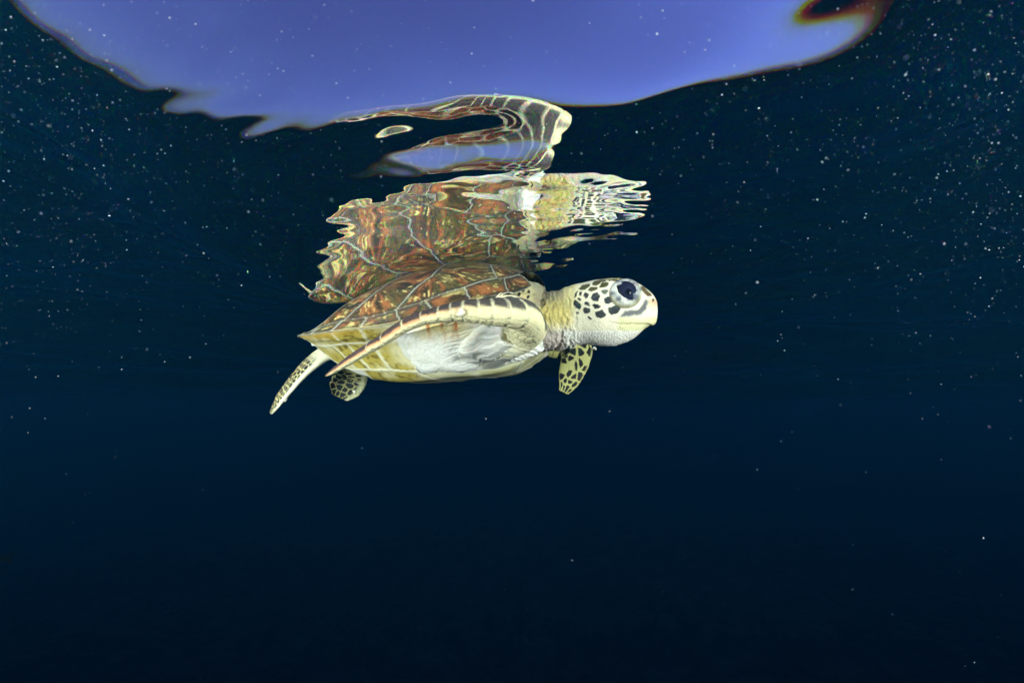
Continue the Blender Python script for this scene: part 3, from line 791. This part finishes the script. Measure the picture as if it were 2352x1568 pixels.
def build_body():
    V = []; F_ = []; off = 0; pid = []; SS = []; TT = []
    for k, (nm, v, t, s, th) in enumerate(PARTS):
        V.append(v); F_.append(t + off); off += len(v); pid.append(np.full(len(v), k)); SS.append(s); TT.append(th)
    V = np.concatenate(V); F_ = np.concatenate(F_); pid = np.concatenate(pid); SS = np.concatenate(SS); TT = np.concatenate(TT)
    tmp = mesh_obj('body_rough', V, F_)
    md = tmp.modifiers.new('r', 'REMESH'); md.mode = 'VOXEL'; md.voxel_size = 0.0012; md.use_smooth_shade = True
    sm = tmp.modifiers.new('s', 'SMOOTH'); sm.factor = 0.5; sm.iterations = 5
    dg = bpy.context.evaluated_depsgraph_get()
    ev = tmp.evaluated_get(dg)
    me = bpy.data.meshes.new_from_object(ev)
    bpy.data.objects.remove(tmp)
    n = len(me.vertices)
    P = np.zeros(n * 3, np.float32); me.vertices.foreach_get('co', P); P = P.reshape(-1, 3).astype(float)
    Nn = np.zeros(n * 3, np.float32); me.vertex_normals.foreach_get('vector', Nn); Nn = Nn.reshape(-1, 3).astype(float)
    # which part a vertex came from and where on it
    kd = KDTree(len(V))
    for i, p in enumerate(V.tolist()): kd.insert(p, i)
    kd.balance(); find = kd.find
    near = np.array([find(p)[1] for p in P.tolist()])
    part = pid[near]; S = SS[near].copy(); TH = TT[near].copy()
    kds = {}
    for k, (nm, v, tr, s_, th_) in enumerate(PARTS):
        if nm in ('torso', 'head', 'web', 'tail'): continue
        kk = KDTree(len(v) - 2)
        for i, p in enumerate(v[:-2].tolist()): kk.insert(p, i)
        kk.balance()
        sel = np.where(part == k)[0]
        for i, p in zip(sel.tolist(), P[sel].tolist()):
            sw = sc_ = cs = sn = 0.0
            for _, j, d_ in kk.find_n(p, 4):
                w_ = 1 / (d_ * d_ + 1e-9); sw += w_; sc_ += w_ * s_[j]; cs += w_ * math.cos(th_[j]); sn += w_ * math.sin(th_[j])
            S[i] = sc_ / sw; TH[i] = math.atan2(sn, cs)
    names = [p[0] for p in PARTS]
    is_ = lambda nm: part == names.index(nm)
    # side-view coordinates (mirrored, so both cheeks carry the same scales)
    O = at(1400, 720, HEAD_D)
    wv = (P - O) @ FW
    Pm = P - np.where(wv > 0, 2 * wv, 0)[:, None] * FW
    U, Vv = sight(Pm)
    D = np.zeros(n)                     # relief along the normal, metres
    white = lin(236, 235, 222); C = np.tile(white, (n, 1))
    fine = fbm(P * 130, 3, 1); mid = fbm(P * 40, 3, 2)
    # ---------------- torso skin
    tz = is_('torso') | is_('web')
    Xp, Yp = sight(P)
    C = mixc(C, lin(214, 214, 196), np.where(tz, smoothstep(.45, .7, mid), 0))
    yel = smoothstep(800, 745, Yp) * smoothstep(930, 980, Xp) * smoothstep(1110, 1050, Xp)
    C = mixc(C, lin(216, 196, 118), np.where(tz, yel * (.4 + .8 * mid), 0))
    C = mixc(C, lin(186, 118, 60), np.where(tz, yel * smoothstep(.58, .72, fbm(np.stack([Xp * .06, Yp * .012, 0 * Xp], -1), 2, 8)), 0))
    C = mixc(C, lin(186, 160, 140), np.where(tz, smoothstep(1190, 1250, Xp) * smoothstep(.45, .65, mid) * .6, 0))
    # wrinkles of the arm pit: folds that fan from the chest to the arm
    fold = fbm(np.stack([Xp * .010 + Yp * .01, Yp * .105 - np.hypot(Xp - 1160, 0) * .03 + 3 * mid, 0 * Xp], -1), 2, 12)
    rid = 1 - np.abs(2 * fold - 1)
    tzm = np.where(tz, smoothstep(1000, 1080, Xp) * smoothstep(870, 820, Yp), 0)
    D += tzm * (rid - .6) * .0046
    C = mixc(C, lin(184, 180, 162), tzm * smoothstep(.70, .40, rid) * .55)
    # pale polygon scales on the flank
    f1, f2, _ = voronoi2(Xp / 36 + .3 * mid, Yp / 26 + .3 * mid, 5)
    fl = np.where(tz, smoothstep(1110, 1050, Xp) * smoothstep(920, 940, Xp), 0)
    C = mixc(C, lin(150, 160, 150), fl * smoothstep(.06, .02, f2 - f1) * .28)
    D -= fl * smoothstep(.08, .0, f2 - f1) * .0003
    C = mixc(C, lin(70, 66, 58), np.where(tz, smoothstep(.28, .2, np.hypot((Xp - 1117) / 70, (Yp - 752) / 28)), 0) * .0)
    # nape: skin between the front rim and the neck, grey with round dark scales
    nape = np.where(tz, smoothstep(1165, 1185, Xp) * smoothstep(715, 700, Yp), 0)
    C = mixc(C, lin(196, 186, 134), nape); C = mixc(C, lin(140, 134, 112), nape * smoothstep(1205, 1240, Xp) * .8)
    f1, f2, cid = voronoi2(Xp / 13, Yp / 12, 61)
    C = mixc(C, lin(46, 44, 36), nape * smoothstep(.34, .26, f1) * (cid < .6) * smoothstep(1235, 1215, Xp))
    # ---------------- neck
    hd = is_('head')
    nk = np.where(hd, smoothstep(1345, 1300, U), 0)
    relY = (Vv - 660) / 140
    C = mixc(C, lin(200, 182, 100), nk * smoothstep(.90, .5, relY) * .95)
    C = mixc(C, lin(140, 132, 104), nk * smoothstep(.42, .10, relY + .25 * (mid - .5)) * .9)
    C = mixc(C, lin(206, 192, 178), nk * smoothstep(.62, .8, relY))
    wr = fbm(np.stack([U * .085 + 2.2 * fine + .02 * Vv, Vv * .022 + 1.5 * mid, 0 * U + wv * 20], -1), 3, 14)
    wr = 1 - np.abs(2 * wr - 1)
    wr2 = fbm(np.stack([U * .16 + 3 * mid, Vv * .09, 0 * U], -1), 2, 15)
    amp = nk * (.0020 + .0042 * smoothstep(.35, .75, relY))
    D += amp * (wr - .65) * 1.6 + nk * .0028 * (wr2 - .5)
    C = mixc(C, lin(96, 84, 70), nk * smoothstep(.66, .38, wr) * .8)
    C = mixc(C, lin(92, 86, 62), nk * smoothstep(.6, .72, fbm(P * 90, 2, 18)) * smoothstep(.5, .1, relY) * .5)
    # ---------------- head
    hm = np.where(hd, smoothstep(1300, 1345, U + .25 * (Vv - 720) * 0), 0)
    zx = (U - 1274) / .125; zy = (Vv - 612.5) / .125
    hv = np.where(hd & (U > 1295))[0]
    hx, hy = zx[hv], zy[hv]
    nz = (fbm(np.stack([hx * .022, hy * .022, 0 * hx], -1), 3, 22) - .5)
    hx2 = hx + 26 * nz; hy2 = hy + 26 * (fbm(np.stack([hx * .022, hy * .022, 0 * hx + 7], -1), 3, 23) - .5)
    def sdf(poly, x, y):
        poly = np.array(poly, float); d = np.full(len(x), 1e9); s = np.ones(len(x))
        for i in range(len(poly)):
            a = poly[i]; b = poly[i - 1]
            e = b - a; wx = x - a[0]; wy = y - a[1]
            t = np.clip((wx * e[0] + wy * e[1]) / (e @ e), 0, 1)
            d = np.minimum(d, (wx - e[0] * t) ** 2 + (wy - e[1] * t) ** 2)
            c1 = y >= a[1]; c2 = y < b[1]; c3 = e[0] * wy > e[1] * wx
            fl_ = (c1 & c2 & c3) | (~c1 & ~c2 & ~c3)
            s = np.where(fl_, -s, s)
        return s * np.sqrt(d)
    Ch = C[hv].copy(); Dh = np.zeros(len(hv))
    face = smoothstep(330, 420, hx)
    cream = lin(224, 218, 188)
    Ch = mixc(Ch, cream, face)
    Ch = mixc(Ch, lin(212, 204, 140), smoothstep(620, 300, hx) * smoothstep(1000, 700, hy) * .55)
    Ch = mixc(Ch, lin(204, 202, 130), smoothstep(1120, 1200, hx) * smoothstep(900, 960, hy) * smoothstep(1230, 1180, hy) * .55)
    Ch = mixc(Ch, lin(196, 140, 84), smoothstep(1690, 1760, hx) * smoothstep(560, 620, hy) * smoothstep(820, 640, hy) * .6)
    Ch = mixc(Ch, lin(226, 222, 208), smoothstep(1150, 1200, hy - .0 * hx))
    polys = [
     [(905,590),(985,535),(1040,555),(1075,640),(990,685),(920,670)], [(980,760),(1140,700),(1225,770),(1170,840),(1040,890),(1000,850)],
     [(735,830),(885,790),(950,880),(920,920),(830,950),(760,920)], [(685,710),(720,680),(800,685),(850,730),(810,770),(740,780)],
     [(655,590),(690,490),(790,465),(840,540),(800,635),(700,625)], [(540,660),(570,635),(640,660),(650,720),(590,715),(545,695)],
     [(525,780),(560,745),(640,765),(660,820),(620,855),(550,855),(525,820)], [(600,920),(640,910),(690,950),(680,975),(630,965)],
     [(345,640),(375,605),(480,690),(485,740),(460,785),(390,760),(350,700)], [(415,575),(450,565),(495,600),(480,630),(430,610)],
     [(440,510),(455,460),(505,460),(500,520),(465,540)], [(520,540),(560,465),(630,500),(610,560),(570,585)],
     [(355,580),(380,490),(425,425),(430,450),(400,550)], [(600,430),(660,370),(780,370),(790,405),(680,465)],
     [(445,400),(520,330),(655,310),(650,355),(560,425),(480,435)], [(680,310),(720,270),(940,235),(940,265),(850,300),(770,350),(690,345)],
     [(810,370),(880,290),(970,270),(1000,310),(960,370),(820,390)], [(840,430),(980,420),(990,450),(940,510),(880,500)],
     [(390,830),(440,835),(450,865),(410,855)], [(975,238),(1160,228),(1180,250),(1080,272),(1000,262)],
     [(1575,350),(1640,375),(1730,450),(1790,545),(1700,540),(1625,465)]]
    ink = lin(40, 44, 44)
    for k, pl in enumerate(polys):
        d = sdf(pl, hx2, hy2)
        c = ink if k < 13 or k == 18 else lin(74, 72, 36)
        if k == 17: c = lin(92, 98, 84)
        if k in (19, 20): c = lin(92, 74, 44)
        c = np.tile(c, (len(hv), 1))
        c = mixc(c, lin(96, 102, 96), smoothstep(.5, .75, fbm(np.stack([hx * .03, hy * .03, 0 * hx + k], -1), 3, 33)) * .35)
        m_ = smoothstep(7, -7, d)
        Ch = Ch * (1 - m_[:, None]) + c * m_[:, None]
        Dh += .00040 * smoothstep(14, -22, d)
    # dark band on the upper beak
    band = [(1270,840),(1290,800),(1520,790),(1600,730),(1640,610),(1690,590),(1725,640),(1680,770),(1600,880),(1330,915),(1200,925),(1220,890)]
    d = sdf(band, hx2, hy2 + 20 * nz)
    Ch = mixc(Ch, lin(78, 80, 86), smoothstep(28, -30, d) * .92)
    # crown and back of the head: olive scales with pale lines
    f1, f2, cid = voronoi2(hx / 150, wv[hv] * 40 + hy / 300, 77)
    top = smoothstep(262, 215, hy - .25 * np.maximum(560 - hx, 0)) * smoothstep(430, 520, hx) * smoothstep(1900, 1800, hx)
    tc_ = np.tile(lin(86, 80, 42), (len(hv), 1)); tc_ = mixc(tc_, lin(204, 196, 130), smoothstep(.10, .04, f2 - f1))
    Ch = Ch * (1 - top[:, None]) + tc_ * top[:, None]
    # eye: raised lids and an almond opening
    ex, ey = (hx - 1305) / 300, (hy - 490) / 272
    er = np.hypot(ex, ey)
    lidm = smoothstep(1.03, .95, er)
    lid = np.tile(lin(158, 160, 154), (len(hv), 1))
    mott = fbm(np.stack([hx * .012, hy * .012, 0 * hx + 3], -1), 3, 44)
    lid = mixc(lid, lin(92, 96, 104), smoothstep(.5, .64, mott))
    lid = mixc(lid, lin(196, 196, 182), smoothstep(.44, .36, mott))
    lid = mixc(lid, lin(150, 146, 96), smoothstep(.62, .95, er) * smoothstep(-.1, .5, ey) * .7)
    Ch = Ch * (1 - lidm[:, None]) + lid * lidm[:, None]
    Ch = mixc(Ch, lin(52, 50, 48), np.exp(-((er - 1.0) / .03) ** 2) * .55)
    s_px = HEAD_D / FPX
    Dh += np.sqrt(np.clip(1 - er ** 2, 0, 1)) * 6.0 * s_px
    Dh -= np.exp(-((er - 1.02) / .05) ** 2) * 1.4 * s_px
    Dh -= np.exp(-((er - .80) / .03) ** 2) * .35 * s_px * smoothstep(-.2, .3, ey)
    alm = [(1128,360),(1170,345),(1260,365),(1350,425),(1410,510),(1428,590),(1415,625),(1360,610),(1250,570),(1160,490)]
    da = sdf(alm, hx, hy)
    Dh -= smoothstep(6, -22, da) * 9.0 * s_px
    Dh += np.exp(-((da - 16) / 16) ** 2) * 1.0 * s_px
    Ch = mixc(Ch, lin(28, 30, 40), smoothstep(4, -8, da))
    # mouth line and the overhanging beak
    mp = np.array([(1000, 1010), (1080, 1022), (1200, 1048), (1500, 1042), (1700, 1042), (1745, 1052), (1800, 1084)], float)
    ml = np.interp(hx, mp[:, 0], mp[:, 1])
    on = smoothstep(960, 1100, hx)
    Dh -= on * np.exp(-((hy - ml) / 9) ** 2) * 1.5 * s_px
    Dh += on * smoothstep(1150, 1500, hx) * (smoothstep(ml - 140, ml - 25, hy) * (hy < ml)) * 1.6 * s_px
    Dh -= on * smoothstep(1500, 1720, hx) * smoothstep(ml, ml + 20, hy) * 2.2 * s_px
    Ch = mixc(Ch, lin(120, 104, 60), on * np.exp(-((hy - ml - 3) / 7) ** 2) * .75)
    # scaled throat
    f1, f2, _ = voronoi2(hx / 52 + nz, hy / 30 + .0009 * (hx - 900) ** 2 / 30 + nz, 91)
    thr = smoothstep(1160, 1260, hy) * smoothstep(300, 460, hx)
    Dh += thr * (smoothstep(0, .35, f2 - f1) - .6) * .0011
    Ch = mixc(Ch, lin(168, 150, 136), thr * smoothstep(.12, .02, f2 - f1) * .55)
    # thin creases between cheek plates
    C[hv] = Ch; D[hv] += Dh
    # nostril
    no_ = np.hypot((hx - 1815) / 26, (hy - 610) / 38)
    C[hv] = mixc(C[hv], lin(40, 38, 36), smoothstep(1, .6, no_)); D[hv] -= smoothstep(1, .4, no_) * .002
    # ---------------- flippers
    def scales(mask, su, cv, pal, thr=.16, seed=1, darkp=1.0, soft=.10, base=None):
        k = np.where(mask)[0]
        if len(k) == 0: return
        f1, f2, cid = voronoi2(su[k], cv[k], seed)
        e = f2 - f1
        m_ = smoothstep(thr, thr + soft, e) * (cid < darkp)
        c = mixc(np.tile(pal[0], (len(k), 1)), pal[1], m_)
        w = np.ones(len(k)) if base is None else base[k]
        C[k] = C[k] * (1 - w[:, None]) + c * w[:, None]
        D[k] += (smoothstep(0, thr + soft, e) - .5) * .0007 * w
    creamf = lin(222, 212, 168); inkf = lin(32, 32, 34)
    # near fore flipper
    m = is_('fore_near')
    sinT = np.sin(TH); cosT = np.cos(TH)           # cos > 0 trailing edge, sin > 0 upper face
    us, Cs, As, Bs, chh, thh = FLIP
    sx, sy = sight(Cs)
    C[m] = mixc(np.tile(lin(206, 202, 158), (m.sum(), 1)), lin(222, 216, 176), smoothstep(.4, .6, mid[m]))
    chordpos = cosT * np.interp(S, us, chh)
    upper = np.where(m, smoothstep(.10, .40, sinT), 0) * smoothstep(.12, .30, S)
    scales(m, S * 21, chordpos / .013 + 40, (creamf, inkf), .10, 3, .97, .12, upper)
    C = mixc(C, lin(128, 74, 40), upper * smoothstep(.42, .62, S) * smoothstep(.35, .6, fbm(P * 70, 2, 6)) * .75)
    # the large plates along the leading edge
    order = np.argsort(sx)
    Xs = [748, 852, 884, 932, 974, 1012, 1040, 1066, 1096, 1122, 1146, 1170]
    sb = sorted([np.interp(x, sx[us > .35][::-1], us[us > .35][::-1]) for x in Xs]) 
    sb = np.array([.16, .20, .24, .28, .315] + [b for b in sb if b > .335])
    j = np.clip(np.searchsorted(sb, S) - 1, 0, len(sb) - 2)
    q = (S - sb[j]) / (sb[j + 1] - sb[j] + 1e-6)
    wdt = (sb[j + 1] - sb[j])
    tilt = q + .25 * (sinT - .3)
    lead = np.where(m & (S > .16), 1.0, 0) * smoothstep(.05, -.20, cosT)
    gap = np.minimum(q, 1 - q) * wdt
    plate = smoothstep(.0008, .0042, gap)
    lim = .40 + .16 * (hash3(j, j * 0, j * 0, 3) - .5) + .12 * (q - .5)
    dk = plate * smoothstep(lim - .14, lim + .10, sinT + .12 * (mid - .5))
    og = plate * smoothstep(lim - .55, lim - .05, sinT) * smoothstep(.40, .75, S)
    cl = np.tile(lin(216, 210, 164), (n, 1))
    cl = mixc(cl, lin(184, 118, 66), og * .9); cl = mixc(cl, lin(46, 46, 50), dk * .92)
    cl = mixc(cl, lin(196, 192, 160), smoothstep(.003, .0, gap) * .6)
    C = C * (1 - lead[:, None]) + cl * lead[:, None]
    D += lead * (smoothstep(0, .006, gap) - .7) * .0009
    # pale plates below, fine scales towards the arm pit
    low = np.where(m, smoothstep(.05, -.25, sinT), 0) * smoothstep(.20, .34, S)
    C = mixc(C, lin(216, 216, 200), np.where(m, smoothstep(.34, .14, S) * smoothstep(.35, -.2, sinT), 0))
    D += np.where(m, smoothstep(.34, .14, S) * smoothstep(.35, -.2, sinT), 0) * (rid - .6) * .0030
    f1, f2, _ = voronoi2(S * 24, TH * 3.2, 9)
    C = mixc(C, lin(140, 142, 116), low * smoothstep(.12, .03, f2 - f1) * .75); D -= low * smoothstep(.14, 0, f2 - f1) * .0010
    # claw is a part of its own, added below
    # far fore flipper: bold dark scales on olive cream
    m = is_('fore_far')
    cw = np.cos(TH)
    C[m] = lin(190, 186, 112)
    scales(m & (S > .35), S * 13, cw * 2.0 + 20 + 0 * S, (lin(188, 184, 112), lin(22, 22, 20)), .16, 5, .9, .12)
    C = mixc(C, lin(186, 182, 116), np.where(m, smoothstep(.80, .97, cw), 0))
    # hind flippers
    m = is_('hind_near')
    C[m] = lin(216, 214, 182)
    dors = np.where(m, smoothstep(-.45, .0, sinT) * smoothstep(-.90, -.55, cosT), 0) * smoothstep(.16, .34, S)
    scales(m, S * 17, cosT * 2.6 + 7, (lin(206, 200, 140), lin(34, 32, 28)), .10, 8, 1, .10, dors)
    m = is_('hind_far')
    C[m] = lin(140, 138, 88)
    scales(m & (S > .25), S * 7, np.cos(TH) * 2.4 + 9, (lin(146, 142, 88), lin(16, 16, 15)), .10, 15, .9, .12)
    C = mixc(C, lin(196, 194, 150), np.where(m, smoothstep(.55, .85, np.cos(TH)), 0) * .8)
    # ---------------- overall small relief
    D += (fine - .5) * .0007
    P = P + Nn * D[:, None]
    me.vertices.foreach_set('co', (P - ROOT).astype(np.float32).ravel())
    me.update()
    C = np.clip(C, 0, 1)
    for a in list(me.attributes):
        if a.name == 'Col': me.attributes.remove(a)
    set_col(me, C)
    me.materials.clear(); me.materials.append(MAT_SKIN)
    me.polygons.foreach_set('use_smooth', np.ones(len(me.polygons), bool))
    me.name = 'body'
    o = bpy.data.objects.new('body', me)
    COL.objects.link(o); o.parent = turtle
    o['label'] = 'cream scaly skin of head, neck and flippers with dark patches'
    return o, P, C
body, BP_, BC_ = build_body()

# ------------------------------------------------------------------ eyes and claws
def eye(sign):
    m, N, L = new_mat('eye')
    out = N.new('ShaderNodeOutputMaterial')
    b = N.new('ShaderNodeBsdfPrincipled')
    b.inputs['Roughness'].default_value = 0.08
    b.inputs['Specular IOR Level'].default_value = 0.06
    a_ = N.new('ShaderNodeAttribute'); a_.attribute_name = 'Col'
    L.new(a_.outputs['Color'], b.inputs['Base Color']); L.new(b.outputs[0], out.inputs['Surface'])
    s = HEAD_D / FPX
    r = 27 * s
    # centre sits on the near (or far) cheek
    c = at(1434.5, 673.5, HEAD_D - 35.5 * s)
    O = at(1400, 720, HEAD_D)
    nu, nv = 48, 32
    th = np.linspace(0, math.pi, nv); ph = np.linspace(0, 2 * math.pi, nu, endpoint=False)
    look = norm(-FW + .05 * RX)
    a1 = norm(np.cross(look, UP)); a2 = np.cross(a1, look)
    T_, P_ = np.meshgrid(th, ph, indexing='ij')
    v = c + r * (np.cos(T_)[..., None] * look + np.sin(T_)[..., None] * (np.cos(P_)[..., None] * a1 + np.sin(P_)[..., None] * a2))
    v = v.reshape(-1, 3); t = T_.ravel()
    col = np.tile(lin(30, 33, 50), (len(v), 1))
    col = mixc(col, lin(44, 48, 74), np.exp(-((t - .40) / .05) ** 2) * .25)
    col = mixc(col, lin(12, 13, 22), smoothstep(.30, .24, t))
    col = mixc(col, lin(40, 44, 68), np.exp(-((t - .17) / .03) ** 2) * .15)
    if sign > 0:
        w = (v - O) @ FW
        v = v - 2 * w[:, None] * FW
    idx = np.arange(nv * nu).reshape(nv, nu); nx = np.roll(idx, -1, 1)
    f = np.stack([idx[:-1], nx[:-1], nx[1:], idx[1:]], -1).reshape(-1, 4)
    if sign > 0: f = f[:, ::-1]
    o = mesh_obj('eye', v - ROOT, f, m, turtle, col)
    return o
eye(-1); eye(1)

def claw(base, tip, r):
    base = np.array(base); tip = np.array(tip)
    t = np.linspace(0, 1, 9)
    d = tip - base; ax = norm(d); s1 = norm(np.cross(ax, FW)); s2 = np.cross(ax, s1)
    C = base + d * t[:, None] + s1 * (np.sin(t * math.pi)[:, None] * .15 * np.linalg.norm(d))
    rr = r * np.sqrt(np.clip(1 - t ** 1.5, .02, 1))
    V, tri, _ = ring_mesh(C, np.tile(s1, (9, 1)), np.tile(s2, (9, 1)), rr, rr, 12)
    mesh_obj('claw', V - ROOT, tri, MAT_SKIN, turtle, np.tile(lin(224, 218, 196), (len(V), 1)))
claw(at(1062, 714, .387), at(1050, 723, .383), .0034)
claw(at(1362, 799, .78), at(1370, 803, .778), .0035)
claw(at(654, 910, .642), at(654, 923, .64), .003)
claw(at(813, 897, .735), at(814, 905, .733), .003)

# ------------------------------------------------------------------ a small dark fish at the edge of the picture
def fish():
    root = bpy.data.objects.new('fish', None); COL.objects.link(root)
    root.location = at(-24, 1281, 1.25)
    tag(root, 'small dark fish swimming out of the left edge, low in the water', 'fish')
    m, N, L = new_mat('fish_skin')
    out = N.new('ShaderNodeOutputMaterial'); b = N.new('ShaderNodeBsdfPrincipled')
    no = N.new('ShaderNodeTexNoise'); no.inputs['Scale'].default_value = 60
    cr = N.new('ShaderNodeValToRGB')
    cr.color_ramp.elements[0].color = (0.008, 0.008, 0.009, 1); cr.color_ramp.elements[1].color = (0.03, 0.03, 0.028, 1)
    L.new(no.outputs['Fac'], cr.inputs['Fac']); L.new(cr.outputs[0], b.inputs['Base Color'])
    b.inputs['Roughness'].default_value = 0.5
    L.new(b.outputs[0], out.inputs['Surface'])
    x = np.linspace(-.055, .050, 24)
    hgt = np.interp(x, [-.055, -.045, -.015, .015, .038, .050], [.002, .012, .022, .019, .008, .006])
    C = np.stack([x, 0 * x, 0 * x], -1)
    V, tri, _ = ring_mesh(C, np.tile([0, 1., 0], (24, 1)), np.tile([0, 0, 1.], (24, 1)), hgt * .38, hgt, 20)
    mesh_obj('body', V, tri, m, root)
    def fin(name, poly, th=.0012):
        p = np.array(poly, float); k = len(p)
        v = np.concatenate([np.stack([p[:, 0], 0 * p[:, 0] - th, p[:, 1]], -1), np.stack([p[:, 0], 0 * p[:, 0] + th, p[:, 1]], -1)])
        me = bpy.data.meshes.new(name)
        me.from_pydata(v.tolist(), [], [list(range(k))[::-1], list(range(k, 2 * k))] + [[i, (i + 1) % k, k + (i + 1) % k, k + i] for i in range(k)])
        me.materials.append(m)
        o = bpy.data.objects.new(name, me); COL.objects.link(o); o.parent = root
    fin('tail_fin', [(.046, -.005), (.056, -.010), (.072, -.016), (.068, -.004), (.068, .004), (.072, .016), (.056, .010), (.046, .005)])
    fin('dorsal_fin', [(-.03, .018), (-.012, .034), (.02, .028), (.036, .012), (.03, .006), (0, .012)])
fish()
